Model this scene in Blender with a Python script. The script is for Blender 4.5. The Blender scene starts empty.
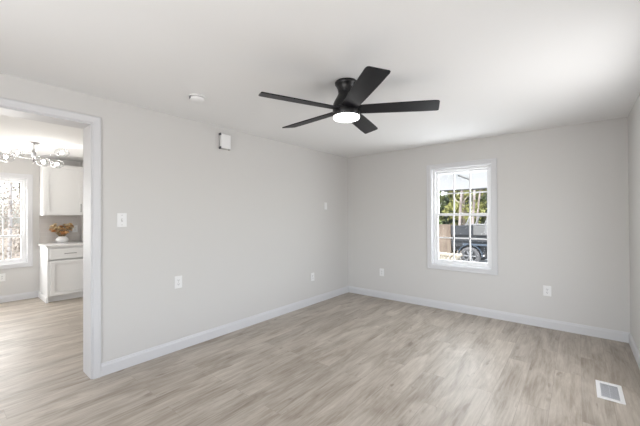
import bpy, bmesh, math, random
from mathutils import Vector, Matrix
C = bpy.context.scene.collection
SC = bpy.context.scene
PI = math.pi
R = math.radians

# ------------------------------------------------------------------ camera
def make_camera():
    f, yaw, pit, rol = 313.16, 0.688091, 0.00816833, -0.00588907
    fw = Vector((-math.sin(yaw)*math.cos(pit), math.cos(yaw)*math.cos(pit), math.sin(pit)))
    r = fw.cross(Vector((0, 0, 1))).normalized()
    u = r.cross(fw)
    r2 = math.cos(rol)*r + math.sin(rol)*u
    u2 = -math.sin(rol)*r + math.cos(rol)*u
    cd = bpy.data.cameras.new('camera')
    cd.sensor_width = 36.0
    cd.lens = f/640*36.0
    cd.clip_start = 0.02
    cam = bpy.data.objects.new('camera', cd)
    C.objects.link(cam)
    m = Matrix((r2, u2, -fw)).transposed().to_4x4()
    m.translation = Vector((3.22876, -4.72917, 1.39079))
    cam.matrix_world = m
    SC.camera = cam
make_camera()

# ------------------------------------------------------------------ world, sun, daylight, exposure
SC.view_settings.view_transform = 'Standard'
SC.view_settings.look = 'None'
SC.view_settings.exposure = 0.08
SC.view_settings.gamma = 1.0
w = bpy.data.worlds.new('sky')
SC.world = w
w.use_nodes = True
nt = w.node_tree
nt.nodes.clear()
sky = nt.nodes.new('ShaderNodeTexSky')
sky.sky_type = 'NISHITA'
sky.sun_disc = False
sky.sun_elevation = R(64)
sky.sun_rotation = R(180)
sky.air_density = 1.0
sky.dust_density = 2.5
hs = nt.nodes.new('ShaderNodeHueSaturation')
hs.inputs['Saturation'].default_value = 0.45
bg = nt.nodes.new('ShaderNodeBackground')
bg.inputs['Strength'].default_value = 0.42
wo = nt.nodes.new('ShaderNodeOutputWorld')
nt.links.new(sky.outputs[0], hs.inputs['Color'])
nt.links.new(hs.outputs[0], bg.inputs[0])
nt.links.new(bg.outputs[0], wo.inputs[0])

def sun(direction, strength, angle=3):
    ld = bpy.data.lights.new('sun', 'SUN')
    ld.energy = strength
    ld.angle = R(angle)
    ld.color = (1, 0.985, 0.96)
    o = bpy.data.objects.new('sun', ld)
    C.objects.link(o)
    o.rotation_euler = Vector(direction).to_track_quat('-Z', 'Y').to_euler()
    o.location = (3, -12, 12)

def area(name, loc, direction, sx, sy, energy, color=(1, 1, 1)):
    ld = bpy.data.lights.new(name, 'AREA')
    ld.shape = 'RECTANGLE'
    ld.size = sx
    ld.size_y = sy
    ld.energy = energy
    ld.color = color
    o = bpy.data.objects.new(name, ld)
    C.objects.link(o)
    o.location = loc
    o.rotation_euler = Vector(direction).to_track_quat('-Z', 'Y').to_euler()
    return o
# daylight through the windows, plus fill lamps added in unseen openings
DAY = (0.95, 0.975, 1.0)
WARM = (1.0, 0.965, 0.925)
K = dict(rear=0.5, ceilfill=33, side=15, side2=4.5, back=24, kit=40, kitrear=26, lens=3.6, world=0.70, sun=2.8, bulb=95)
area('unseen_rear_fill', (2.2, -5.92, 1.45), (0, 1, 0.0), 2.3, 1.5, K['rear'], DAY)  # fill lamp added behind the camera, in an unseen rear opening
area('added_ceiling_fill', (2.2, -5.93, 1.45), (0, 1, 0.6), 2.3, 1.5, K['ceilfill'], DAY)  # added fill, tilted upward to brighten the ceiling
area('unseen_right_window_light', (3.78, -1.9, 1.36), (-1, 0, 0.0), 1.0, 1.4, K['side'], DAY)
area('unseen_right_window_light', (3.78, -4.0, 1.36), (-1, 0, 0.0), 1.0, 1.4, K['side2'], DAY)  # second, unseen right-hand opening, its lamp added to balance the walls
area('daylight_back_window', (1.932, 0.20, 1.37), (0, -1, 0), 0.66, 1.3, K['back'], DAY)
area('daylight_kitchen_window', (-4.16, -4.35, 1.35), (1, 0, 0.0), 1.0, 1.3, K['kit'], WARM)
area('unseen_kitchen_rear_fill', (-2.1, -7.72, 1.4), (0, 1, 0.0), 1.8, 1.6, K['kitrear'], WARM)  # lamp added in an unseen opening to brighten the kitchen
bg.inputs['Strength'].default_value = K['world']
sun((-0.06, 0.42, -0.90), K['sun'])

# ------------------------------------------------------------------ materials
def mat(name, color, rough=0.5, metal=0.0, spec=0.5, bump=0.0, bscale=60, var=0.0, vscale=4):
    m = bpy.data.materials.new(name)
    m.use_nodes = True
    t = m.node_tree
    b = t.nodes['Principled BSDF']
    b.inputs['Base Color'].default_value = (*color, 1)
    b.inputs['Roughness'].default_value = rough
    b.inputs['Metallic'].default_value = metal
    b.inputs['Specular IOR Level'].default_value = spec
    tc = t.nodes.new('ShaderNodeTexCoord')
    if var:
        n = t.nodes.new('ShaderNodeTexNoise')
        n.inputs['Scale'].default_value = vscale
        n.inputs['Detail'].default_value = 5
        mx = t.nodes.new('ShaderNodeMix')
        mx.data_type = 'RGBA'
        mx.inputs[6].default_value = (*[max(0, c*(1-var)) for c in color], 1)
        mx.inputs[7].default_value = (*[min(1, c*(1+var)) for c in color], 1)
        t.links.new(tc.outputs['Object'], n.inputs['Vector'])
        t.links.new(n.outputs['Fac'], mx.inputs[0])
        t.links.new(mx.outputs[2], b.inputs['Base Color'])
    if bump:
        n2 = t.nodes.new('ShaderNodeTexNoise')
        n2.inputs['Scale'].default_value = bscale
        n2.inputs['Detail'].default_value = 4
        bp = t.nodes.new('ShaderNodeBump')
        bp.inputs['Strength'].default_value = bump
        bp.inputs['Distance'].default_value = 0.004
        t.links.new(tc.outputs['Object'], n2.inputs['Vector'])
        t.links.new(n2.outputs['Fac'], bp.inputs['Height'])
        t.links.new(bp.outputs[0], b.inputs['Normal'])
    return m

def emit(name, color, strength):
    m = bpy.data.materials.new(name)
    m.use_nodes = True
    b = m.node_tree.nodes['Principled BSDF']
    b.inputs['Base Color'].default_value = (0.8, 0.8, 0.8, 1)
    b.inputs['Emission Color'].default_value = (*color, 1)
    b.inputs['Emission Strength'].default_value = strength
    return m

def glass(name, tint=(1, 1, 1), base=0.05, edge=0.45, rim=None):
    m = bpy.data.materials.new(name)
    m.use_nodes = True
    t = m.node_tree
    t.nodes.clear()
    o = t.nodes.new('ShaderNodeOutputMaterial')
    tr = t.nodes.new('ShaderNodeBsdfTransparent')
    tr.inputs[0].default_value = (*tint, 1)
    gl = t.nodes.new('ShaderNodeBsdfGlossy')
    gl.inputs['Roughness'].default_value = 0.03
    lw = t.nodes.new('ShaderNodeLayerWeight')
    lw.inputs['Blend'].default_value = 0.35
    mr = t.nodes.new('ShaderNodeMapRange')
    mr.inputs['To Min'].default_value = base
    mr.inputs['To Max'].default_value = edge
    mx = t.nodes.new('ShaderNodeMixShader')
    t.links.new(lw.outputs['Facing'], mr.inputs['Value'])
    if rim:                       # thick glass is darker where it is looked through edge on
        pw = t.nodes.new('ShaderNodeMath'); pw.operation = 'POWER'; pw.inputs[1].default_value = 2.5
        cx = t.nodes.new('ShaderNodeMix'); cx.data_type = 'RGBA'
        cx.inputs[6].default_value = (*tint, 1); cx.inputs[7].default_value = (*rim, 1)
        t.links.new(lw.outputs['Facing'], pw.inputs[0]); t.links.new(pw.outputs[0], cx.inputs[0])
        t.links.new(cx.outputs[2], tr.inputs[0])
    t.links.new(mr.outputs[0], mx.inputs[0])
    t.links.new(tr.outputs[0], mx.inputs[1])
    t.links.new(gl.outputs[0], mx.inputs[2])
    t.links.new(mx.outputs[0], o.inputs[0])
    return m

def floor_material():
    m = bpy.data.materials.new('oak_planks')
    m.use_nodes = True
    t = m.node_tree
    N, Lk = t.nodes.new, t.links.new
    b = t.nodes['Principled BSDF']
    tc = N('ShaderNodeTexCoord')
    mp = N('ShaderNodeMapping')
    mp.inputs['Rotation'].default_value = (0, 0, R(90))       # planks run along the room's length
    Lk(tc.outputs['Object'], mp.inputs['Vector'])
    br = N('ShaderNodeTexBrick')
    br.offset = 0.37
    br.offset_frequency = 2
    br.inputs['Color1'].default_value = (0, 0, 0, 1)
    br.inputs['Color2'].default_value = (1, 1, 1, 1)
    br.inputs['Mortar'].default_value = (0.5, 0.5, 0.5, 1)
    br.inputs['Scale'].default_value = 1.0
    br.inputs['Mortar Size'].default_value = 0.0011
    br.inputs['Mortar Smooth'].default_value = 0.3
    br.inputs['Brick Width'].default_value = 1.22
    br.inputs['Row Height'].default_value = 0.18
    Lk(mp.outputs[0], br.inputs['Vector'])
    # each plank shifts the grain so that it does not run on over the joints
    sh = N('ShaderNodeVectorMath'); sh.operation = 'SCALE'
    sh.inputs['Scale'].default_value = 17.3
    Lk(br.outputs['Color'], sh.inputs[0])
    ad = N('ShaderNodeVectorMath'); ad.operation = 'ADD'
    Lk(mp.outputs[0], ad.inputs[0]); Lk(sh.outputs[0], ad.inputs[1])
    def noise(scale_vec, scale, detail, rough=0.6, dist=0.0):
        mm = N('ShaderNodeMapping')
        mm.inputs['Scale'].default_value = scale_vec
        Lk(ad.outputs[0], mm.inputs['Vector'])
        n = N('ShaderNodeTexNoise')
        n.inputs['Scale'].default_value = scale
        n.inputs['Detail'].default_value = detail
        n.inputs['Roughness'].default_value = rough
        n.inputs['Distortion'].default_value = dist
        Lk(mm.outputs[0], n.inputs['Vector'])
        return n.outputs['Fac']
    grain = noise((1.0, 14, 1), 4.0, 6, 0.65, 0.4)
    cloud = noise((1.0, 4.0, 1), 1.7, 4, 0.6, 0.8)
    knots = noise((2.2, 6.5, 1), 1.9, 2, 0.5, 0.5)
    cr = N('ShaderNodeValToRGB')
    e = cr.color_ramp.elements
    e[0].position = 0.34; e[0].color = (0.262, 0.217, 0.171, 1)
    e[1].position = 0.64; e[1].color = (0.545, 0.488, 0.422, 1)
    mixf = N('ShaderNodeMath'); mixf.operation = 'MULTIPLY_ADD'
    mixf.inputs[1].default_value = 0.42
    Lk(grain, mixf.inputs[0])
    mixg = N('ShaderNodeMath'); mixg.operation = 'MULTIPLY'
    mixg.inputs[1].default_value = 0.58
    Lk(cloud, mixg.inputs[0])
    Lk(mixg.outputs[0], mixf.inputs[2])
    Lk(mixf.outputs[0], cr.inputs[0])
    # plank to plank tone
    tone = N('ShaderNodeMapRange')
    tone.inputs['To Min'].default_value = 0.93
    tone.inputs['To Max'].default_value = 1.07
    Lk(br.outputs['Color'], tone.inputs['Value'])
    mt = N('ShaderNodeVectorMath'); mt.operation = 'SCALE'
    Lk(cr.outputs[0], mt.inputs[0]); Lk(tone.outputs[0], mt.inputs['Scale'])
    # knots
    kr = N('ShaderNodeMapRange')
    kr.inputs['From Min'].default_value = 0.665
    kr.inputs['From Max'].default_value = 0.76
    kr.inputs['To Max'].default_value = 0.7
    Lk(knots, kr.inputs['Value'])
    kx = N('ShaderNodeMix'); kx.data_type = 'RGBA'
    kx.inputs[7].default_value = (0.20, 0.16, 0.125, 1)
    Lk(kr.outputs[0], kx.inputs[0]); Lk(mt.outputs[0], kx.inputs[6])
    # joints
    jx = N('ShaderNodeMix'); jx.data_type = 'RGBA'
    jx.inputs[7].default_value = (0.22, 0.185, 0.15, 1)
    jf = N('ShaderNodeMath'); jf.operation = 'MULTIPLY'; jf.inputs[1].default_value = 0.55
    Lk(br.outputs['Fac'], jf.inputs[0])
    Lk(jf.outputs[0], jx.inputs[0]); Lk(kx.outputs[2], jx.inputs[6])
    Lk(jx.outputs[2], b.inputs['Base Color'])
    rr = N('ShaderNodeMapRange')
    rr.inputs['To Min'].default_value = 0.36
    rr.inputs['To Max'].default_value = 0.50
    Lk(grain, rr.inputs['Value'])
    Lk(rr.outputs[0], b.inputs['Roughness'])
    bp = N('ShaderNodeBump')
    bp.inputs['Strength'].default_value = 0.12
    bp.inputs['Distance'].default_value = 0.003
    Lk(grain, bp.inputs['Height'])
    Lk(bp.outputs[0], b.inputs['Normal'])
    return m

def backsplash_material():
    m = bpy.data.materials.new('pale_tile')
    m.use_nodes = True
    t = m.node_tree
    N, Lk = t.nodes.new, t.links.new
    b = t.nodes['Principled BSDF']
    tc = N('ShaderNodeTexCoord')
    sp = N('ShaderNodeSeparateXYZ'); cb = N('ShaderNodeCombineXYZ')
    Lk(tc.outputs['Object'], sp.inputs[0])
    Lk(sp.outputs['Y'], cb.inputs['X']); Lk(sp.outputs['Z'], cb.inputs['Y'])
    br = N('ShaderNodeTexBrick')
    br.inputs['Color1'].default_value = (0.60, 0.565, 0.545, 1)
    br.inputs['Color2'].default_value = (0.575, 0.545, 0.525, 1)
    br.inputs['Mortar'].default_value = (0.64, 0.61, 0.59, 1)
    br.inputs['Scale'].default_value = 1
    br.inputs['Brick Width'].default_value = 0.15
    br.inputs['Row Height'].default_value = 0.075
    br.inputs['Mortar Size'].default_value = 0.0025
    Lk(cb.outputs[0], br.inputs['Vector'])
    Lk(br.outputs['Color'], b.inputs['Base Color'])
    b.inputs['Roughness'].default_value = 0.25
    return m

def two_tone(name, c1, c2, scale, rough=0.9, stretch=(1, 1, 1), p0=0.4, p1=0.6):
    m = bpy.data.materials.new(name)
    m.use_nodes = True
    t = m.node_tree
    N, Lk = t.nodes.new, t.links.new
    b = t.nodes['Principled BSDF']
    tc = N('ShaderNodeTexCoord'); mp = N('ShaderNodeMapping')
    mp.inputs['Scale'].default_value = stretch
    n = N('ShaderNodeTexNoise'); n.inputs['Scale'].default_value = scale; n.inputs['Detail'].default_value = 5
    cr = N('ShaderNodeValToRGB')
    cr.color_ramp.elements[0].position = p0; cr.color_ramp.elements[0].color = (*c1, 1)
    cr.color_ramp.elements[1].position = p1; cr.color_ramp.elements[1].color = (*c2, 1)
    Lk(tc.outputs['Object'], mp.inputs[0]); Lk(mp.outputs[0], n.inputs['Vector'])
    Lk(n.outputs['Fac'], cr.inputs[0]); Lk(cr.outputs[0], b.inputs['Base Color'])
    b.inputs['Roughness'].default_value = rough
    b.inputs['Specular IOR Level'].default_value = 0.2
    return m

M = {}
M['wall'] = mat('wall_paint', (0.665, 0.655, 0.640), 0.62, spec=0.3, bump=0.03, bscale=220)
M['ceiling'] = mat('ceiling_paint', (0.87, 0.87, 0.868), 0.8, spec=0.2, bump=0.03, bscale=160)
M['trim'] = mat('trim_paint', (0.69, 0.692, 0.708), 0.45, spec=0.35)
M['vinyl'] = mat('white_vinyl', (0.86, 0.865, 0.875), 0.35)
M['floor'] = floor_material()
M['cab'] = mat('cabinet_paint', (0.83, 0.83, 0.825), 0.4)
M['quartz'] = mat('white_quartz', (0.74, 0.73, 0.72), 0.2, var=0.06, vscale=9)
M['tile'] = backsplash_material()
M['plate'] = mat('white_plastic', (0.85, 0.85, 0.85), 0.35)
M['slot'] = mat('dark_slot', (0.10, 0.10, 0.11), 0.6)
M['greyplastic'] = mat('grey_plastic', (0.42, 0.41, 0.40), 0.5)
M['black'] = mat('black_metal', (0.006, 0.006, 0.007), 0.30, spec=0.4)
M['blade'] = mat('black_wood_blade', (0.008, 0.008, 0.011), 0.45, spec=0.28, bump=0.05, bscale=90)
M['lens'] = emit('lit_lens', (1, 0.99, 0.97), K['lens'])
M['bulb'] = emit('lit_bulb', (1, 0.97, 0.92), K['bulb'])
M['chrome'] = mat('chrome', (0.62, 0.62, 0.63), 0.16, metal=1.0)
M['steel'] = mat('brushed_steel', (0.34, 0.34, 0.34), 0.3, metal=1.0)
M['pane'] = glass('window_pane', (0.97, 0.98, 0.98), 0.02, 0.25)
M['globe'] = glass('clear_globe', (0.97, 0.97, 0.97), 0.08, 0.5, (0.50, 0.50, 0.51))
M['ceramic'] = mat('white_ceramic', (0.82, 0.82, 0.82), 0.25)
M['bloom'] = [mat('orange_petal', (0.80, 0.51, 0.26), 0.8, var=0.35, vscale=30),
              mat('tan_petal', (0.86, 0.66, 0.43), 0.8, var=0.3, vscale=30),
              mat('rust_petal', (0.56, 0.28, 0.12), 0.8, var=0.3, vscale=30)]
M['stem'] = mat('dry_stem', (0.30, 0.22, 0.12), 0.9)
M['ventmetal'] = mat('grey_louvre', (0.66, 0.67, 0.70), 0.45)
M['duct'] = mat('duct_inside', (0.45, 0.46, 0.48), 0.7)
M['concrete'] = two_tone('concrete', (0.60, 0.59, 0.57), (0.70, 0.69, 0.67), 3, 0.9)
M['litter'] = two_tone('leaf_litter', (0.17, 0.14, 0.11), (0.33, 0.28, 0.23), 9, 0.95)
M['soffit'] = mat('carport_white', (0.86, 0.865, 0.855), 0.7)
M['darkmetal'] = mat('dark_corrugation', (0.10, 0.10, 0.10), 0.6)
M['trailer'] = mat('dark_trailer_paint', (0.058, 0.062, 0.068), 0.4, var=0.15, vscale=3)
M['trailergrey'] = mat('grey_panel', (0.17, 0.17, 0.165), 0.5, var=0.12, vscale=5)
M['fender'] = mat('blue_grey_fender', (0.11, 0.14, 0.18), 0.35)
M['tyre'] = mat('tyre_rubber', (0.13, 0.13, 0.135), 0.8)
M['rim'] = mat('silver_rim', (0.27, 0.275, 0.285), 0.55, metal=0.2)
M['tail'] = mat('tail_lamp', (0.75, 0.72, 0.70), 0.2)
M['greybar'] = mat('galvanised_bar', (0.22, 0.22, 0.215), 0.5)
M['plywood'] = two_tone('weathered_board', (0.20, 0.155, 0.12), (0.29, 0.235, 0.185), 6, 0.85, (1, 1, 0.2))
M['log'] = two_tone('split_log', (0.42, 0.37, 0.29), (0.66, 0.60, 0.50), 8, 0.85)
M['bark'] = two_tone('grey_bark', (0.12, 0.10, 0.08), (0.30, 0.26, 0.22), 7, 0.95, (1, 1, 0.3))
M['palebark'] = two_tone('pale_bark', (0.48, 0.45, 0.43), (0.68, 0.65, 0.63), 7, 0.9, (1, 1, 0.3))
M['pinkbark'] = two_tone('pinkish_bark', (0.26, 0.215, 0.20), (0.42, 0.37, 0.35), 7, 0.9, (1, 1, 0.3))
M['leafA'] = mat('green_leaf', (0.15, 0.19, 0.075), 0.6, var=0.5, vscale=3)
M['leafB'] = mat('yellow_green_leaf', (0.27, 0.275, 0.085), 0.6, var=0.45, vscale=3)
M['leafC'] = mat('deep_green_leaf', (0.045, 0.07, 0.035), 0.6, var=0.5, vscale=3)
M['leafD'] = mat('dry_leaf', (0.36, 0.31, 0.26), 0.8, var=0.4, vscale=3)

# ------------------------------------------------------------------ mesh helpers
def bx(bm, x0, x1, y0, y1, z0, z1):
    v = [bm.verts.new(p) for p in ((x0,y0,z0),(x1,y0,z0),(x1,y1,z0),(x0,y1,z0),(x0,y0,z1),(x1,y0,z1),(x1,y1,z1),(x0,y1,z1))]
    for f in ((3,2,1,0),(4,5,6,7),(0,1,5,4),(1,2,6,5),(2,3,7,6),(3,0,4,7)):
        bm.faces.new([v[i] for i in f])

def tube(bm, a, b, r0, r1=None, n=12, caps=True):
    a, b = Vector(a), Vector(b)
    r1 = r0 if r1 is None else r1
    d = (b-a).normalized()
    s = d.orthogonal().normalized(); t = d.cross(s)
    ra = [bm.verts.new(a + r0*(math.cos(k*2*PI/n)*s + math.sin(k*2*PI/n)*t)) for k in range(n)]
    rb = [bm.verts.new(b + r1*(math.cos(k*2*PI/n)*s + math.sin(k*2*PI/n)*t)) for k in range(n)]
    for k in range(n):
        bm.faces.new((ra[k], ra[(k+1) % n], rb[(k+1) % n], rb[k]))
    if caps:
        bm.faces.new(ra[::-1]); bm.faces.new(rb)

def lathe(bm, prof, c=(0, 0, 0), n=32, axis='Z', cap0=True, cap1=True):
    rings = []
    for r, z in prof:
        ring = []
        for k in range(n):
            a = k*2*PI/n
            p = (r*math.cos(a), r*math.sin(a), z)
            if axis == 'X': p = (z, p[0], p[1])
            if axis == 'Y': p = (p[1], z, p[0])
            ring.append(bm.verts.new((c[0]+p[0], c[1]+p[1], c[2]+p[2])))
        rings.append(ring)
    for i in range(len(rings)-1):
        for k in range(n):
            bm.faces.new((rings[i][k], rings[i][(k+1) % n], rings[i+1][(k+1) % n], rings[i+1][k]))
    if cap0: bm.faces.new(rings[0][::-1])
    if cap1: bm.faces.new(rings[-1])

def prism(bm, outline, axis, a, b):
    """extrude a 2D outline along an axis between a and b"""
    def P(u, v, w):
        return {'X': (w, u, v), 'Y': (u, w, v), 'Z': (u, v, w)}[axis]
    A = [bm.verts.new(P(u, v, a)) for u, v in outline]
    B = [bm.verts.new(P(u, v, b)) for u, v in outline]
    n = len(A)
    for k in range(n):
        bm.faces.new((A[k], A[(k+1) % n], B[(k+1) % n], B[k]))
    bm.faces.new(A[::-1]); bm.faces.new(B)

def obj(name, bm, material, parent=None, bevel=0.0, smooth=False, loc=None):
    bmesh.ops.recalc_face_normals(bm, faces=bm.faces)
    me = bpy.data.meshes.new(name)
    bm.to_mesh(me); bm.free()
    for m in (material if isinstance(material, list) else [material]):
        me.materials.append(m)
    if smooth:
        for p in me.polygons: p.use_smooth = True
    o = bpy.data.objects.new(name, me)
    C.objects.link(o)
    if loc: o.location = loc
    if parent: o.parent = parent
    if bevel:
        md = o.modifiers.new('bevel', 'BEVEL')
        md.width = bevel; md.segments = 2; md.limit_method = 'ANGLE'; md.angle_limit = R(40)
    if smooth:
        md = o.modifiers.new('edges', 'EDGE_SPLIT'); md.split_angle = R(42)
    return o

def boxes(name, lst, material, parent=None, bevel=0.0):
    bm = bmesh.new()
    for b in lst: bx(bm, *b)
    return obj(name, bm, material, parent, bevel)

def tag(o, label, cat, group=None, kind=None):
    o['label'] = label
    o['category'] = cat
    if group: o['group'] = group
    if kind: o['kind'] = kind
    return o

def thing(name, label, cat, loc=(0, 0, 0), group=None):
    o = bpy.data.objects.new(name, None)
    o.empty_display_size = 0.05
    C.objects.link(o)
    o.location = loc
    return tag(o, label, cat, group)

def struct(o):
    o['kind'] = 'structure'
    return o

# ------------------------------------------------------------------ room shell
W, H = 3.6575, 2.44
T = 0.225                      # thickness of the wall between the two rooms
YR, YK = -5.8, -7.6                      # rear wall, behind the camera
KX, KY = -4.04, -3.03          # kitchen far wall and end wall
DY0, DY1, DH = -5.42, -3.89, 2.20   # cased opening

struct(boxes('floor', [(KX-0.15, W+0.15, YK-0.15, 0.15, -0.06, 0)], M['floor']))
struct(boxes('ceiling', [(KX-0.15, W+0.15, YK-0.15, 0.15, H, H+0.08)], M['ceiling']))

def wall_with_hole(name, axis, a0, a1, lo, hi, hole, z0=0, z1=H, material=None):
    """wall slab a0..a1 thick, lo..hi long, with openings [(h0,h1,z0,z1),...] sorted along the wall"""
    L, cur = [], lo
    def add(u0, u1, v0, v1):
        if u1-u0 < 1e-4 or v1-v0 < 1e-4: return
        L.append((a0, a1, u0, u1, v0, v1) if axis == 'X' else (u0, u1, a0, a1, v0, v1))
    for h0, h1, hz0, hz1 in sorted(hole):
        add(cur, h0, z0, z1); add(h0, h1, z0, hz0); add(h0, h1, hz1, z1); cur = h1
    add(cur, hi, z0, z1)
    return struct(boxes(name, L, material or M['wall']))

WX0, WX1, WZ0, WZ1 = 1.522, 2.342, 0.645, 2.082       # rough opening of window 1
KW0, KW1, KWZ0, KWZ1 = -4.98, -3.765, 0.61, 2.065     # kitchen window opening
wall_with_hole('wall_left', 'X', -T, 0, YK, 0, [(DY0, DY1, 0, DH)])
wall_with_hole('wall_back', 'Y', 0, 0.16, -T, W+0.15, [(WX0, WX1, WZ0, WZ1)])
wall_with_hole('wall_right', 'X', W, W+0.15, YR-0.15, 0, [(-4.51, -3.49, 0.645, 2.082), (-2.41, -1.39, 0.645, 2.082)])
wall_with_hole('wall_rear', 'Y', YR-0.15, YR, 0, W+0.15, [(1.05, 3.35, 0.7, 2.2)])  # unseen opening, added for the rear fill lamps
wall_with_hole('wall_kitchen_rear', 'Y', YK-0.15, YK, KX-0.15, 0, [(-3.0, -1.2, 0.6, 2.2)])  # unseen opening, added for the kitchen fill lamp
wall_with_hole('wall_kitchen', 'X', KX-0.15, KX, YK, KY, [(KW0, KW1, KWZ0, KWZ1)])
struct(boxes('wall_kitchen_end', [(KX-0.15, -T, KY, KY+0.12, 0, H)], M['wall']))

# skirting: profiled board, (distance from wall, height)
SK = [(0, 0), (0.015, 0), (0.015, 0.082), (0.012, 0.092), (0.009, 0.096), (0.008, 0.105), (0.004, 0.110), (0, 0.110)]
def skirting(name, runs):
    bm = bmesh.new()
    for axis, wall, sgn, a, b in runs:
        prism(bm, [(wall+sgn*u, v) for u, v in SK], 'Y' if axis == 'Y' else 'X', a, b)
    return struct(obj(name, bm, M['trim']))
skirting('baseboard_left', [('Y', 0, 1, DY1+0.055, 0), ('Y', 0, 1, YR, DY0-0.055)])
skirting('baseboard_back', [('X', 0, -1, 0.0, W)])
skirting('baseboard_right', [('Y', W, -1, YR, 0)])
skirting('baseboard_rear', [('X', YR, 1, 0, W)])
skirting('baseboard_kitchen', [('Y', KX, 1, YK, -3.617)])

# cased opening: casing on both faces, jamb lining inside
def casing(name, x0, sgn):
    prof = [(0, 0), (0.0, 0.012), (0.006, 0.016), (0.030, 0.019), (0.044, 0.022), (0.057, 0.020), (0.060, 0.015), (0.060, 0)]  # (away from opening, thickness)
    bm = bmesh.new()
    rows = []
    path = [((DY1, 0), (1, 0)), ((DY1, DH), (1, 1)), ((DY0, DH), (-1, 1)), ((DY0, 0), (-1, 0))]
    for (y, z), (dy, dz) in path:
        rows.append([bm.verts.new((x0+sgn*t, y+dy*u, z+dz*u)) for u, t in prof])
    for i in range(3):
        for k in range(len(prof)-1):
            bm.faces.new((rows[i][k], rows[i][k+1], rows[i+1][k+1], rows[i+1][k]))
    bm.faces.new(rows[0]); bm.faces.new(rows[-1][::-1])
    return struct(obj(name, bm, M['trim']))
casing('trim_1', 0, 1)
casing('trim_2', -T, -1)
struct(boxes('door_1', [(-T, 0, DY1-0.012, DY1+0.0005, 0, DH-0.012), (-T, 0, DY0-0.0005, DY0+0.012, 0, DH-0.012), (-T, 0, DY0, DY1, DH-0.012, DH+0.0005)], M['trim'], bevel=0.002))

# ------------------------------------------------------------------ windows
def frame_boxes(u0, u1, v0, v1, wd, n0, n1):
    """rectangular frame: stiles full height, rails between; returned as (u0,u1,n0,n1,v0,v1)"""
    return [(u0, u0+wd, n0, n1, v0, v1), (u1-wd, u1, n0, n1, v0, v1), (u0+wd, u1-wd, n0, n1, v0, v0+wd), (u0+wd, u1-wd, n0, n1, v1-wd, v1)]

def sash_window(name, to, u0, u1, v0, v1, meet, cols, up_rows, lo_rows, depth, cas=0.062, stile=0.038):
    """double-hung window; 'to' maps (u along wall, n into the wall, v up) to world boxes"""
    def B(nm, lst, m, parent=None, bevel=0.002):
        return boxes(nm, [to(*b) for b in lst], m, parent, bevel)
    # picture-frame casing, stepped
    c = frame_boxes(u0-cas, u1+cas, v0-cas, v1+cas, cas+0.004, -0.017, 0.001)
    c += frame_boxes(u0-cas, u1+cas, v0-cas, v1+cas, 0.014, -0.022, -0.016)
    root = struct(B(name, c, M['trim'], bevel=0.003))
    B('window_jamb', frame_boxes(u0-0.001, u1+0.001, v0-0.001, v1+0.001, 0.014, 0.001, depth), M['trim'], root)
    B('window_frame', frame_boxes(u0+0.013, u1-0.013, v0+0.013, v1-0.013, 0.030, depth-0.055, depth+0.03), M['vinyl'], root)
    a0, a1, b0, b1 = u0+0.040, u1-0.040, v0+0.040, v1-0.040
    def sash(nm, z0, z1, n0, rows):
        s = B(nm, frame_boxes(a0, a1, z0, z1, stile, n0, n0+0.028), M['vinyl'], root)
        g0, g1, h0, h1 = a0+stile, a1-stile, z0+stile, z1-stile
        mb = []
        for k in range(1, cols):
            x = g0+(g1-g0)*k/cols
            mb.append((x-0.009, x+0.009, n0+0.007, n0+0.019, h0-0.002, h1+0.002))
        for k in range(1, rows):
            z = h0+(h1-h0)*k/rows
            mb.append((g0-0.002, g1+0.002, n0+0.007, n0+0.0191, z-0.009, z+0.009))
        B('muntin_grid', mb, M['vinyl'], s, 0)
        B('window_pane', [(g0-0.003, g1+0.003, n0+0.0125, n0+0.0135, h0-0.003, h1+0.003)], M['pane'], s, 0)
        return s
    sash('lower_sash', b0, meet+0.019, depth-0.045, lo_rows)
    sash('upper_sash', meet-0.019, b1, depth-0.014, up_rows)
    B('sash_lock', [((u0+u1)/2-0.02, (u0+u1)/2+0.02, depth-0.062, depth-0.044, meet+0.012, meet+0.024)], M['vinyl'], root)
    return root
sash_window('window_1', lambda u0, u1, n0, n1, v0, v1: (u0, u1, n0, n1, v0, v1), WX0, WX1, WZ0, WZ1, 1.395, 3, 2, 2, 0.105)
sash_window('window_2', lambda u0, u1, n0, n1, v0, v1: (KX-n1, KX-n0, u0, u1, v0, v1), KW0, KW1, KWZ0, KWZ1, 1.07, 5, 3, 1, 0.105)

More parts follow.
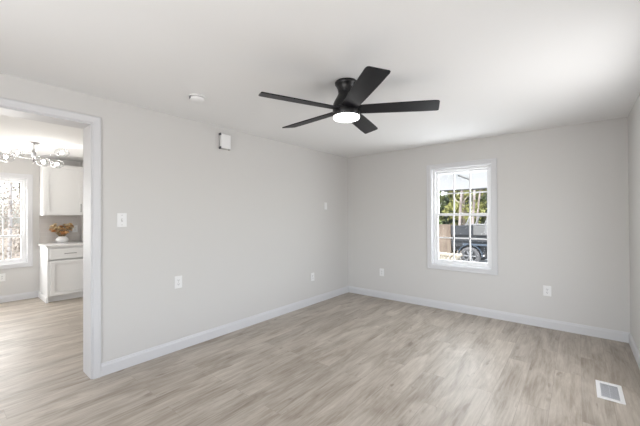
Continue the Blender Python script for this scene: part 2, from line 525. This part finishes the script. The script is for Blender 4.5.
# ------------------------------------------------------------------ ceiling fan
def ceiling_fan():
    cx, cy = 1.831, -2.694
    t = thing('ceiling_fan', 'black five-blade ceiling fan with a lit round light, flush on the white ceiling', 'ceiling fan', (cx, cy, H))
    bm = bmesh.new()
    lathe(bm, [(0.086, 0), (0.090, -0.006), (0.090, -0.018), (0.082, -0.028), (0.072, -0.046), (0.066, -0.066), (0.064, -0.088)], n=40)
    obj('canopy', bm, M['black'], t, smooth=True)
    bm = bmesh.new()
    lathe(bm, [(0.062, -0.084), (0.066, -0.098), (0.078, -0.124), (0.094, -0.150), (0.103, -0.170), (0.106, -0.192), (0.106, -0.206)], n=40)
    obj('motor_housing', bm, M['black'], t, smooth=True)
    bm = bmesh.new()
    lathe(bm, [(0.1055, -0.207), (0.1075, -0.211), (0.1075, -0.268), (0.104, -0.272)], n=40)
    obj('light_ring', bm, M['black'], t, smooth=True)
    bm = bmesh.new()
    lathe(bm, [(0.1035, -0.2715), (0.1035, -0.281), (0.099, -0.289), (0.082, -0.295), (0.045, -0.2985), (0.010, -0.2995)], n=40)
    obj('light_lens', bm, M['lens'], t, smooth=True)
    for i in range(5):
        a = 0.555 - i*2*PI/5
        ri, ro, hw0, hw1 = 0.085, 0.706, 0.060, 0.072
        outline = [(ri, -hw0), (0.30, -0.067), (0.55, -hw1), (ro-0.045, -hw1), (ro-0.022, -hw1+0.004), (ro-0.012, -hw1+0.016),
                   (ro+0.006, hw1-0.014), (ro+0.002, hw1-0.003), (ro-0.012, hw1), (0.55, hw1), (0.30, 0.067), (ri, hw0)]
        bm = bmesh.new()
        prism(bm, outline, 'Z', -0.004, 0.004)
        b = obj('blade', bm, M['blade'], t, bevel=0.0015)
        b.location = (0, 0, -0.218)
        b.rotation_euler = (R(-11.5), 0, a)
        bm = bmesh.new()
        bx(bm, 0.07, 0.165, -0.022, 0.022, 0.0035, 0.010)
        for sx, sy in ((0.12, -0.012), (0.12, 0.012), (0.150, 0.0)):
            tube(bm, (sx, sy, 0.009), (sx, sy, 0.013), 0.005, n=8)
        obj('blade_bracket', bm, M['black'], b)
    return t
ceiling_fan()

# ------------------------------------------------------------------ small wall and ceiling fittings
def smoke_detector():
    t = thing('smoke_detector', 'round white smoke detector with a dark vent notch on the ceiling', 'smoke detector', (0.672, -3.300, H))
    bm = bmesh.new()
    lathe(bm, [(0.066, 0), (0.068, -0.003), (0.068, -0.010), (0.064, -0.012)], n=36)
    obj('mounting_base', bm, M['plate'], t, smooth=True)
    bm = bmesh.new()
    lathe(bm, [(0.052, -0.011), (0.052, -0.020)], n=36)
    obj('vent_slot', bm, M['greyplastic'], t, smooth=True)
    bm = bmesh.new()
    lathe(bm, [(0.058, -0.019), (0.060, -0.024), (0.058, -0.036), (0.046, -0.045), (0.02, -0.048)], n=36)
    obj('cover', bm, M['plate'], t, smooth=True)
    bm = bmesh.new()
    for a in (-2.05, -1.72):
        m = Matrix.Rotation(a, 4, 'Z')
        n0 = len(bm.verts)
        bx(bm, 0.050, 0.0640, -0.010, 0.010, -0.030, -0.0115)
        bm.verts.ensure_lookup_table()
        bmesh.ops.transform(bm, matrix=m, verts=bm.verts[n0:])
    obj('vent_notch', bm, M['slot'], t)  # two dark notches at the edge of the cover
smoke_detector()

def door_chime():
    t = thing('door_chime', 'white rectangular door chime box high on the left wall near the ceiling', 'door chime', (0, -2.583, 2.268))
    boxes('back_plate', [(0, 0.012, -0.066, 0.066, -0.088, 0.088)], M['greyplastic'], t)
    boxes('cover', [(0.012, 0.048, -0.068, 0.058, -0.082, 0.082)], M['plate'], t, 0.004)
    boxes('end_clip', [(0.006, 0.044, -0.078, -0.0655, 0.066, 0.092)], M['slot'], t, 0.002)
    boxes('end_clip', [(0.006, 0.044, -0.078, -0.0655, -0.092, -0.066)], M['slot'], t, 0.002)
    boxes('end_clip', [(0.006, 0.030, 0.046, 0.062, 0.0825, 0.092)], M['greyplastic'], t, 0.002)
    boxes('end_clip', [(0.006, 0.030, 0.046, 0.062, -0.092, -0.0825)], M['greyplastic'], t, 0.002)
door_chime()

def on_wall(o, wall, along, z):
    """fittings are built facing +X at the origin; turn them to their wall"""
    if wall == 'left': o.location = (0, along, z)
    elif wall == 'back': o.location = (along, 0, z); o.rotation_euler = (0, 0, R(-90))
    elif wall == 'kitchen': o.location = (KX, along, z)
    elif wall == 'splash': o.location = (KX+0.008, along, z)

def plate_mesh(w, h, t=0.006):
    bm = bmesh.new()
    bx(bm, 0, t, -w/2, w/2, -h/2, h/2)
    return bm

def light_switch():
    t = thing('light_switch', 'white toggle light switch plate on the left wall beside the cased doorway', 'light switch')
    obj('switch_plate', plate_mesh(0.080, 0.126), M['plate'], t, 0.003)
    boxes('toggle_slot', [(0.0055, 0.0066, -0.006, 0.006, -0.013, 0.013)], M['greyplastic'], t)
    bm = bmesh.new()
    prism(bm, [(0.006, -0.009), (0.017, 0.003), (0.015, 0.010), (0.006, 0.008)], 'Y', -0.0045, 0.0045)
    obj('toggle', bm, M['plate'], t)
    for z in (-0.044, 0.044):
        bm = bmesh.new()
        tube(bm, (0.0055, 0, z), (0.0070, 0, z), 0.0035, n=10)
        obj('screw', bm, M['greyplastic'], t)
    on_wall(t, 'left', -3.665, 1.360)
light_switch()

def outlet(label, wall, along, z, first=[]):
    if not first:
        t = thing('wall_outlet', label, 'electrical outlet', group='duplex wall outlets')
        obj('outlet_plate', plate_mesh(0.080, 0.126), M['plate'], t, 0.003)
        for s in (-1, 1):
            bm = bmesh.new()
            pts = []
            for k in range(24):
                a = k*2*PI/24
                pts.append((0.0172*math.cos(a), s*0.0205+max(-0.0135, min(0.0135, 0.0172*math.sin(a)))))
            prism(bm, pts, 'X', 0.0055, 0.0080)
            rc = obj('receptacle', bm, M['plate'], t)
            boxes('socket_slot', [(0.0079, 0.0084, -0.0085, -0.0055, s*0.0205-0.004, s*0.0205+0.006), (0.0079, 0.0084, 0.0055, 0.0085, s*0.0205-0.004, s*0.0205+0.006),
                                  (0.0079, 0.0084, -0.003, 0.003, s*0.0205-0.0105, s*0.0205-0.0060)], M['slot'], rc)
        bm = bmesh.new()
        tube(bm, (0.0055, 0, 0), (0.0070, 0, 0), 0.0035, n=10)
        obj('screw', bm, M['greyplastic'], t)
        first.append(t)
    else:
        src = first[0]
        t = src.copy(); C.objects.link(t); t['label'] = label
        for ch in list(src.children):
            c = ch.copy(); C.objects.link(c); c.parent = t
            for g in ch.children:
                d = g.copy(); C.objects.link(d); d.parent = c
    on_wall(t, wall, along, z)
outlet('white outlet on the left wall below and right of the light switch', 'left', -3.141, 0.705)
outlet('white outlet low on the left wall near the room corner', 'left', -0.997, 0.428)
outlet('white outlet low on the back wall left of the window', 'back', 0.679, 0.432)
outlet('white outlet low on the back wall right of the window', 'back', 2.934, 0.453)
outlet('white outlet under the kitchen window on the far wall', 'kitchen', -4.075, 0.41)
outlet('white outlet on the kitchen backsplash beside the orange flowers', 'splash', -3.115, 1.17)

def cover_plate():
    t = thing('cover_plate', 'small blank white cover plate on the left wall above the corner outlet', 'wall plate')
    obj('plate', plate_mesh(0.072, 0.116), M['plate'], t, 0.003)
    for z in (-0.030, 0.030):
        bm = bmesh.new()
        tube(bm, (0.0055, 0, z), (0.0070, 0, z), 0.0030, n=10)
        obj('screw', bm, M['plate'], t)
    on_wall(t, 'left', -0.658, 1.548)
cover_plate()

def floor_vent():
    x0, x1, y0, y1 = 3.331, 3.488, -1.557, -1.238
    t = thing('floor_vent', 'white metal floor register with grey louvres set in the plank floor', 'floor vent', ((x0+x1)/2, (y0+y1)/2, 0))
    hx, hy, f = (x1-x0)/2, (y1-y0)/2, 0.026
    bm = bmesh.new()
    fr = [(-hx, -hx+f, -hy, hy), (hx-f, hx, -hy, hy), (-hx+f, hx-f, -hy, -hy+f*1.3), (-hx+f, hx-f, hy-f*1.3, hy)]
    for a, b, c, d in fr: bx(bm, a, b, c, d, 0, 0.006)
    obj('vent_frame', bm, M['plate'], t, 0.002)
    boxes('duct_opening', [(-hx+f, hx-f, -hy+f, hy-f, 0.0002, 0.0012)], M['duct'], t)
    n = 14
    for k in range(n):
        y = -hy+f*1.3+0.012+(2*hy-2.6*f-0.024)*k/(n-1)
        bm = bmesh.new()
        prism(bm, [(y-0.0075, 0.0050), (y-0.0065, 0.0058), (y+0.0065, 0.0030), (y+0.0055, 0.0022)], 'X', -hx+f-0.001, hx-f+0.001)
        obj('louvre', bm, M['ventmetal'], t)
    boxes('louvre_bar', [(-0.002, 0.002, -hy+f, hy-f, 0.0050, 0.0064)], M['ventmetal'], t)
floor_vent()

# ------------------------------------------------------------------ kitchen seen through the opening
CY0, CY1 = -3.615, KY-0.004
def shaker(name, x, y0, y1, z0, z1, parent, rail=0.055):
    """shaker front: frame with a recessed panel, facing +X at x"""
    L = [(x, x+0.004, y0, y1, z0, z1)]
    L += [(x+0.0042, x+0.022, y0, y0+rail, z0, z1), (x+0.0042, x+0.022, y1-rail, y1, z0, z1),
          (x+0.0042, x+0.022, y0+rail, y1-rail, z0, z0+rail), (x+0.0042, x+0.022, y0+rail, y1-rail, z1-rail, z1)]
    return boxes(name, L, M['cab'], parent, 0.0015)

def bar_pull(x, p0, p1, parent):
    bm = bmesh.new()
    p0, p1 = Vector(p0), Vector(p1)
    d = (p1-p0).normalized()
    tube(bm, p0, p1, 0.006, n=12)
    for q in (p0+d*0.018, p1-d*0.018):
        tube(bm, (x, q.y, q.z), (q.x, q.y, q.z), 0.0045, n=10)
    obj('handle', bm, M['steel'], parent, smooth=True)

def base_cabinet():
    FX = -3.405
    t = thing('base_cabinet', 'white shaker base cabinet with one drawer over a door, under the quartz worktop', 'kitchen cabinet')
    E = CY0+0.018
    boxes('cabinet_body', [(KX+0.002, FX-0.001, E, CY1, 0.095, 0.664), (KX+0.002, FX-0.03, E, CY1, 0.6641, 0.7099), (KX+0.002, FX-0.001, E, CY1, 0.710, 0.895), (KX+0.002, FX-0.066, E, CY1, 0.0, 0.0949)], M['cab'], t)
    boxes('end_panel', [(KX+0.002, FX, CY0, E-0.0002, 0.0, 0.895)], M['cab'], t, 0.002)
    dr = boxes('drawer', [(FX, FX+0.020, CY0+0.036, CY1-0.03, 0.700, 0.872)], M['cab'], t, 0.002)
    bar_pull(FX+0.02, (FX+0.048, -3.405, 0.785), (FX+0.048, -3.240, 0.785), dr)
    d = shaker('door', FX, CY0+0.036, CY1-0.03, 0.108, 0.674, t)
    bm = bmesh.new()
    prism(bm, [(0, 0), (0.014, 0), (0.014, 0.07), (0.006, 0.09), (0, 0.09)], 'X', KX+0.004, FX-0.010)
    bmesh.ops.transform(bm, matrix=Matrix.Translation((0, CY0-0.0005, 0)) @ Matrix.Scale(-1, 4, (0, 1, 0)), verts=bm.verts)
    obj('base_moulding', bm, M['cab'], t)
    boxes('toe_kick', [(FX-0.064, FX-0.052, CY0+0.021, CY1, 0, 0.094)], M['cab'], t)
base_cabinet()

o = boxes('worktop', [(KX+0.001, -3.370, CY0-0.022, CY1, 0.8955, 0.932)], M['quartz'], bevel=0.004)
tag(o, 'white quartz worktop lying on the base cabinet below the backsplash', 'worktop')
struct(boxes('trim_3', [(KX, KX+0.008, CY0-0.002, CY1, 0.9325, 1.419)], M['tile']))

def upper_cabinet():
    FX = -3.735
    t = thing('upper_cabinet', 'white shaker wall cabinet hanging above the flowers on the kitchen wall', 'kitchen cabinet')
    boxes('cabinet_body', [(KX+0.001, FX, CY0, CY1, 1.420, 2.305)], M['cab'], t, 0.002)
    d = shaker('door', FX, CY0+0.020, CY1-0.035, 1.438, 2.288, t)
    bar_pull(FX+0.02, (FX+0.046, -3.102, 1.475), (FX+0.046, -3.102, 1.625), d)
upper_cabinet()

def vase():
    bm = bmesh.new()
    lathe(bm, [(0.050, 0), (0.066, 0.003), (0.084, 0.022), (0.093, 0.045), (0.092, 0.066), (0.078, 0.088), (0.060, 0.100), (0.056, 0.108), (0.060, 0.114), (0.054, 0.113), (0.050, 0.104), (0.066, 0.085), (0.078, 0.06), (0.07, 0.02), (0.02, 0.012)], n=36)
    o = obj('vase', bm, M['ceramic'], smooth=True, loc=(-3.925, -3.325, 0.9322))
    tag(o, 'squat round white ceramic vase holding dried orange flowers on the worktop', 'vase')
vase()

def flowers():
    rng = random.Random(5)
    c = Vector((-3.925, -3.325, 0.9322))
    for i in range(66):
        a = rng.uniform(0, 2*PI)
        # heads fan out left and right of the vase
        u = rng.uniform(-1, 1)
        hy = c.y + 0.150*u + rng.uniform(-0.012, 0.012)
        hx = c.x + rng.uniform(-0.07, 0.12)*(1-0.3*abs(u))
        hz = c.z + 0.155 + 0.06*abs(u) + (0.165-0.05*abs(u))*rng.random()
        foot = c + Vector((0.018*math.cos(a), 0.018*math.sin(a), 0.02))
        neck = c + Vector((0.038*(hx-c.x)/0.12, 0.040*u, 0.114))
        head = Vector((hx, hy, hz))
        bm = bmesh.new()
        tube(bm, foot, neck, 0.0016, 0.0016, 6)
        tube(bm, neck, head, 0.0016, 0.0012, 6)
        s = obj('dried_flower', bm, M['stem'])
        tag(s, 'dried orange flower standing in the round white vase on the worktop', 'flower', 'dried orange flowers in the white vase')
        bm = bmesh.new()
        d = (head-neck).normalized()
        s1 = d.orthogonal().normalized(); s2 = d.cross(s1)
        sz = rng.uniform(0.032, 0.046)
        for ring, (n, el, ln) in enumerate(((9, 0.1, 1.0), (7, 0.55, 0.85), (5, 1.05, 0.65))):
            for k in range(n):
                az = 2*PI*(k+0.5*ring)/n + rng.uniform(-0.2, 0.2)
                out = (math.cos(az)*s1+math.sin(az)*s2)
                dirv = out*math.cos(el)+d*math.sin(el)
                side = d.cross(out)
                L = sz*ln*rng.uniform(0.8, 1.1)
                p0 = head
                p1 = head+dirv*L*0.55+side*L*0.30
                p2 = head+dirv*L+d*L*0.12
                p3 = head+dirv*L*0.55-side*L*0.30
                p4 = head+dirv*L*0.55-d*L*0.10
                v = [bm.verts.new(p) for p in (p0, p1, p2, p3, p4)]
                bm.faces.new((v[0], v[1], v[4])); bm.faces.new((v[1], v[2], v[4])); bm.faces.new((v[2], v[3], v[4])); bm.faces.new((v[3], v[0], v[4]))
        me_o = obj('bloom', bm, M['bloom'][rng.choice([0, 0, 1, 1, 1, 2])], s)
flowers()

def chandelier():
    c = Vector((-2.655, -3.886, H))
    t = thing('chandelier', 'chrome chandelier with clear glass globes hanging in the kitchen', 'chandelier', c)
    bm = bmesh.new()
    lathe(bm, [(0.062, 0), (0.062, -0.010), (0.050, -0.022), (0.020, -0.028)], n=28)
    obj('canopy', bm, M['chrome'], t, smooth=True)
    bm = bmesh.new()
    tube(bm, (0, 0, -0.024), (0, 0, -0.105), 0.010, n=14)
    obj('stem', bm, M['chrome'], t, smooth=True)
    bm = bmesh.new()
    lathe(bm, [(0.010, -0.098), (0.026, -0.105), (0.026, -0.250), (0.016, -0.262), (0.012, -0.290), (0.004, -0.296)], n=20)
    obj('hub', bm, M['chrome'], t, smooth=True)
    G = [(-0.239, -0.259, -0.211, 0.090), (-0.409, -0.115, -0.101, 0.074), (0.285, 0.056, -0.299, 0.078),
         (0.144, 0.225, -0.290, 0.078), (0.049, 0.300, -0.106, 0.082), (-0.579, -0.345, -0.138, 0.075)]
    for k, (gx, gy, gz, s) in enumerate(G):
        p = Vector((gx, gy, gz))
        hub = Vector((0, 0, -0.13 - 0.02*k))
        d = (p-hub).normalized()
        bm = bmesh.new()
        tube(bm, hub, p-d*s*0.55, 0.004, n=10)
        tube(bm, p-d*s*1.0, p-d*s*0.45, 0.010, 0.013, n=14)
        arm = obj('arm', bm, M['chrome'], t, smooth=True)
        bm = bmesh.new()
        bmesh.ops.create_uvsphere(bm, u_segments=28, v_segments=16, radius=s)
        bmesh.ops.transform(bm, matrix=Matrix.Translation(p) @ Matrix.Diagonal((1.05, 1.05, 0.78, 1)), verts=bm.verts)
        obj('glass_globe', bm, M['globe'], arm, smooth=True)
        bm = bmesh.new()
        bmesh.ops.create_uvsphere(bm, u_segments=14, v_segments=8, radius=0.022)
        bmesh.ops.transform(bm, matrix=Matrix.Translation(p), verts=bm.verts)
        obj('bulb', bm, M['bulb'], arm, smooth=True)
chandelier()

# ------------------------------------------------------------------ outside the back window
GZ = -0.30
struct(boxes('ground', [(-60, 60, -60, 60, GZ-0.1, GZ)], M['litter']))
struct(boxes('driveway', [(-9, 12.0, 0.16, 8.8, GZ, GZ+0.012)], M['concrete']))

def porch():
    t = thing('porch_roof', 'white porch roof with a dark corrugated edge outside the back window', 'porch roof', (1, 2.4, 0))
    X0, X1, Y0, Y1 = -1.1, 3.3, 0.17, 4.55
    ZC = 2.115
    def rel(b): return (b[0]-1, b[1]-1, b[2]-2.4, b[3]-2.4, b[4], b[5])
    n = 8
    L = []
    for k in range(n):            # boarded ceiling
        a = Y0+(Y1-Y0)*k/n
        L.append(rel((X0, X1, a+0.003, a+(Y1-Y0)/n-0.003, ZC, ZC+0.03)))
    L.append(rel((X0, X1, Y0, Y1, ZC+0.02, ZC+0.10)))
    boxes('ceiling_boards', L, M['soffit'], t)
    boxes('fascia', [rel((X0, X1, Y1-0.04, Y1, ZC-0.015, ZC+0.14))], M['soffit'], t)
    bm = bmesh.new()
    x = X0
    rng = random.Random(3)
    while x < X1:
        wd = rng.uniform(0.08, 0.20)
        bx(bm, x-1, x+wd-1, Y1+0.005-2.4, Y1+0.05-2.4, ZC-0.048, ZC-0.012)
        x += wd+rng.uniform(0.015, 0.045)
    obj('corrugated_edge', bm, M['darkmetal'], t)
    for px in (X0+0.1, X1-0.1):
        boxes('post', [rel((px-0.06, px+0.06, Y1-0.18, Y1-0.06, GZ+0.012, ZC))], M['soffit'], t)
porch()

bm = bmesh.new()
tube(bm, (1.565, 1.24, 2.098), (1.539, 2.16, 2.098), 0.011, n=10)
for y in (1.36, 2.04): tube(bm, (1.552, y, 2.098), (1.552, y, 2.115), 0.008, n=8)
tag(obj('conduit', bm, M['greybar']), 'thin grey rod fixed under the white porch ceiling', 'rod')

def trailer():
    y0, y1 = 6.52, 8.0
    t = thing('utility_trailer', 'dark utility trailer with a silver wheel parked beyond the porch', 'trailer', (0.5, y0, GZ+0.012))
    O = Vector((0.5, y0, GZ+0.012))
    def rel(b): return (b[0]-O.x, b[1]-O.x, b[2]-O.y, b[3]-O.y, b[4]-O.z, b[5]-O.z)
    XL, XR = -0.15, 2.9
    boxes('bed', [rel((XL, XR, y0+0.02, y1, 0.30, 0.56)), rel((XL+0.02, XR-0.02, y0+0.06, y1-0.04, 0.56, 0.70))], M['trailer'], t, 0.01)
    boxes('side_panel', [rel((XL, 0.54, y0, y0+0.04, 0.70, 1.00)), rel((XL, 0.54, y1-0.04, y1, 0.70, 1.00)), rel((XL, XL+0.04, y0+0.04, y1-0.04, 0.70, 1.0))], M['trailer'], t, 0.008)
    boxes('tool_box', [rel((0.56, XR, y0-0.03, y1, 0.71, 1.03))], M['trailergrey'], t, 0.012)
    boxes('rail', [rel((XL, XR, y0-0.02, y0+0.03, 0.50, 0.56)), rel((XL, 0.54, y0-0.02, y0+0.05, 0.985, 1.02))], M['trailer'], t, 0.006)
    # fender: arched over the wheel then flat
    bm = bmesh.new()
    wc = Vector((0.472, 0, 0.022))
    arc = [(wc.x+0.385*math.cos(a), wc.z+0.385*math.sin(a)) for a in [R(180-6*k) for k in range(31)]]
    inner = [(wc.x+0.365*math.cos(a), wc.z+0.365*math.sin(a)) for a in [R(6*k) for k in range(31)]]
    prism(bm, [(u-O.x, v-O.z) for u, v in arc+inner], 'Y', -0.16, 0.06)
    bx(bm, *rel((0.25, 1.35, y0-0.16, y0+0.06, 0.385, 0.425)))
    obj('fender', bm, M['fender'], t)
    boxes('frame_rail', [rel((XL, XR, y0+0.10, y0+0.18, 0.16, 0.30)), rel((XL, XR, y1-0.18, y1-0.10, 0.16, 0.30)), rel((0.80, 0.92, y0-0.05, y0+0.10, 0.0, 0.385))], M['trailer'], t)
    boxes('axle', [rel((0.44, 0.50, y0-0.02, y1+0.02, -0.01, 0.05))], M['trailer'], t)
    for yy, sg in ((y0-0.04, -1), (y1+0.04, 1)):
        bm = bmesh.new()
        lathe(bm, [(0.20, -0.10), (0.27, -0.105), (0.300, -0.085), (0.310, -0.05), (0.310, 0.05), (0.300, 0.085), (0.27, 0.105), (0.20, 0.10)], c=(wc.x-O.x, yy-O.y, wc.z-O.z), n=40, axis='Y', cap0=False, cap1=False)
        wh = obj('wheel', bm, M['tyre'], t, smooth=True)
        bm = bmesh.new()
        lathe(bm, [(0.203, -0.10), (0.195, -0.085), (0.180, -0.06), (0.178, 0.09)], c=(wc.x-O.x, yy-O.y, wc.z-O.z), n=40, axis='Y', cap0=False)
        for k in range(6):
            a = k*PI/3
            d = Vector((math.cos(a), 0, math.sin(a)))
            cc = Vector((wc.x-O.x, yy-O.y+sg*0.07, wc.z-O.z))
            tube(bm, cc+d*0.03, cc+d*0.185, 0.022, 0.030, 8)
        lathe(bm, [(0.055, -0.095), (0.055, 0.05)], c=(wc.x-O.x, yy-O.y, wc.z-O.z), n=20, axis='Y')
        obj('rim', bm, M['rim'], wh, smooth=True)
    boxes('tail_lamp', [rel((0.842, 0.90, y0-0.075, y0-0.051, 0.03, 0.085))], M['tail'], t, 0.006)
    # rack of grey bars on top
    bm = bmesh.new()
    for x in (0.32, 0.60, 0.88, 1.16, 1.44, 1.8, 2.2):
        tube(bm, (x-O.x, 0.02, 1.0-O.z), (x+0.14-O.x, 0.02, 1.36-O.z), 0.030, n=8)
    tube(bm, (0.30-O.x, 0.02, 1.06-O.z), (2.6-O.x, 0.02, 1.06-O.z), 0.03, n=8)
    tube(bm, (0.44-O.x, 0.02, 1.36-O.z), (2.6-O.x, 0.02, 1.36-O.z), 0.03, n=8)
    obj('rack', bm, M['greybar'], t)
trailer()

def board_crate():
    t = thing('wooden_crate', 'weathered brown wooden crate standing left of the trailer', 'crate', (-0.55, 6.6, GZ+0.012))
    for k in range(5):
        z = 0.06+0.254*k
        for y in (0, 0.70):
            boxes('side_board', [(-0.55, 0.36, y-0.012, y+0.012, z, z+0.244)], M['plywood'], t)
        for x in (-0.538, 0.348):
            boxes('end_board', [(x-0.012, x+0.012, 0.013, 0.687, z, z+0.244)], M['plywood'], t)
    for px, py in ((-0.52, 0.03), (0.30, 0.03), (-0.52, 0.63), (0.30, 0.63)):
        boxes('corner_post', [(px, px+0.04, py, py+0.04, 0, 1.33)], M['plywood'], t)
board_crate()

def logs():
    rng = random.Random(11)
    n = 0
    for row in range(4):
        for k in range(11):
            x = -0.62+0.115*(k+row*0.5)+rng.uniform(-0.01, 0.01)
            z = GZ+0.012+0.056+row*0.098
            if x > 0.28: continue
            bm = bmesh.new()
            L = rng.uniform(0.36, 0.44)
            m = 9
            rr = [0.056*rng.uniform(0.95, 1.03) for _ in range(m)]
            pts = [(rr[q]*math.cos(q*2*PI/m), rr[q]*math.sin(q*2*PI/m)) for q in range(m)]
            prism(bm, pts, 'Y', -L/2, L/2)
            o = obj('firewood_log', bm, M['log'], loc=(x, 6.0+rng.uniform(-0.03, 0.03), z))
            tag(o, 'pale split log in the low firewood stack beside the trailer', 'log', 'pale firewood logs stacked outside the window')
logs()

# ------------------------------------------------------------------ trees
def leaf_cloud(bm, rng, centres, n, size):
    for _ in range(n):
        c, rad = rng.choice(centres)
        while True:
            v = Vector((rng.uniform(-1, 1), rng.uniform(-1, 1), rng.uniform(-1, 1)))
            if v.length < 1: break
        p = Vector(c) + v*rad
        nrm = Vector((rng.uniform(-1, 1), rng.uniform(-1, 1), rng.uniform(-0.6, 1))).normalized()
        s = nrm.orthogonal().normalized()
        s.rotate(Matrix.Rotation(rng.uniform(0, 6.28), 3, nrm))
        t = nrm.cross(s)
        L = size*rng.uniform(0.6, 1.2)
        q = [p-s*L, p+t*L*0.5+nrm*L*0.12, p+s*L, p-t*L*0.5+nrm*L*0.12]
        vs = [bm.verts.new(x) for x in q]
        bm.faces.new(vs)

def tree(x, y, h, r, lean, bark, leaf, label, group, crowns, nleaf, size, seed, nbr=7, reach=2.0):
    rng = random.Random(seed)
    t = thing('tree', label, 'tree', (x, y, GZ), group)
    bm = bmesh.new()
    p, rad = Vector((0, 0, 0)), r
    pts = [p]
    for k in range(6):
        q = p+Vector((lean*h/6+rng.uniform(-0.04, 0.04)*h/6, rng.uniform(-0.05, 0.05)*h/6, h/6))
        tube(bm, p, q, rad, rad*0.85, 10, caps=(k in (0, 5)))
        p, rad = q, rad*0.85
        pts.append(p)
    obj('trunk', bm, bark, t, smooth=True)
    for k in range(nbr):
        i = rng.randint(2, 5)
        b0 = pts[i]
        a = rng.uniform(0, 2*PI)
        L = min(reach, rng.uniform(0.15, 0.28)*h)
        b1 = b0+Vector((math.cos(a)*L*0.6, math.sin(a)*L*0.6, L*0.7))
        bm = bmesh.new()
        tube(bm, b0, b1, r*0.35, r*0.15, 7)
        b2 = b1+Vector((math.cos(a+0.7)*L*0.4, math.sin(a+0.7)*L*0.4, L*0.4))
        tube(bm, b1, b2, r*0.15, r*0.05, 6)
        b3 = b1+Vector((math.cos(a-0.8)*L*0.4, math.sin(a-0.8)*L*0.4, L*0.25))
        tube(bm, b1, b3, r*0.12, r*0.04, 6)
        obj('branch', bm, bark, t)
    if nleaf:
        bm = bmesh.new()
        leaf_cloud(bm, rng, crowns, nleaf, size)
        obj('foliage', bm, leaf, t)
    return t

rng_b = random.Random(8)
GRP = 'trees beyond the trailer'
def crown(h, w, n, seed, low=0.2):
    rng = random.Random(seed)
    return [((rng.uniform(-w, w), rng.uniform(-w, w)*0.7, h*rng.uniform(low, 0.95)), rng.uniform(0.5, 0.9)*w*0.6) for _ in range(n)]
specs = []
for y, xs in ((13.0, (-3.35, -1.45, 0.45)), (15.0, (-4.35, -2.45, -0.55, 1.35)), (17.0, (-5.1, -3.2, -1.3, 0.6))):
    for k, x in enumerate(xs):
        kd = (k + int(y)//2) % 3
        specs.append((x, y+0.12*(k % 2), 4.6+0.5*kd, 0.10, 0.02*(k-1), 'bark', ('leafA', 'leafB', 'leafC')[kd], kd))
LAB = ['mid green leafy tree with a slim trunk beyond the trailer', 'bright yellow-green leafy tree beyond the trailer', 'dark green dense tree furthest back beyond the trailer']
for i, (x, y, h, r, ln, bk, lf, kd) in enumerate(specs):
    tree(x, y, h, r, ln, M[bk], M[lf], LAB[kd], GRP+[' mid green', ' yellow-green', ' dark green'][kd], crown(h, 0.88, 30, i+20, 0.05), 3000, 0.12, i+40, 5, 0.8)
woods = [(-6.9, 21), (-3.8, 21), (-0.7, 21), (-8.2, 24.3), (-5.1, 24.3), (-2.0, 24.3), (-9.6, 27.6), (-6.5, 27.6), (-3.4, 27.6)]
for i, (x, y) in enumerate(woods):
    tree(x, y, 8.5, 0.14, 0.0, M['bark'], M['leafC' if i % 2 else 'leafA'], ['distant tall mid green tree in the woods behind the others', 'distant tall dark tree in the woods behind the others'][i % 2], 'distant woods'+[' green', ' dark'][i % 2], crown(8.5, 1.0, 22, i+320, 0.05), 1700, 0.22, i+340, 4, 1.2)
for i, (x, y, h, r, ln) in enumerate([(-1.20, 11.0, 6.5, 0.10, 0.06), (-0.66, 11.9, 6.5, 0.08, 0.10), (-0.42, 10.4, 6.5, 0.09, 0.04), (0.08, 11.5, 6.5, 0.07, 0.12)]):
    tree(x, y, h, r*0.8, ln, M['pinkbark'], M['leafB'], 'slender pale-barked bare tree trunk just beyond the trailer', GRP+' pale bare trunks', [((0.05, 0, 2.0), 0.4), ((0.2, 0, 3.2), 0.4)], 60, 0.07, i+70, 6, 0.4)

# bare woods outside the kitchen window
rng = random.Random(2)
wk = []
for row in range(7):
    x = -8.6-1.9*row
    k = (x-3.23)/(-4.04-3.23)
    y0, y1 = -4.73+0.02*k, -4.73+1.2*k
    n = max(1, int((y1-y0)/1.55))
    for c in range(n+1):
        wk.append((x+rng.uniform(-0.1, 0.1), y0+1.6*(c+0.5*(row % 2))+rng.uniform(-0.1, 0.1)))
for i, (x, y) in enumerate(wk):
    tree(x, y, rng.uniform(7, 10), rng.uniform(0.04, 0.085), rng.uniform(-0.05, 0.05), M['palebark' if i % 3 else 'bark'], M['leafD'],
         ['dark-barked bare winter tree outside the kitchen window', 'pale-barked winter tree with dry leaves outside the kitchen window'][1 if i % 3 else 0],
         ['dark bare trees outside the kitchen', 'pale winter trees outside the kitchen'][1 if i % 3 else 0],
         [((0, 0, 0.85), 0.78), ((0.05, 0.05, 2.1), 0.8), ((0, -0.05, 3.4), 0.85), ((0, 0, 4.6), 0.8)], 800, 0.05, i+200, 12, 0.65)
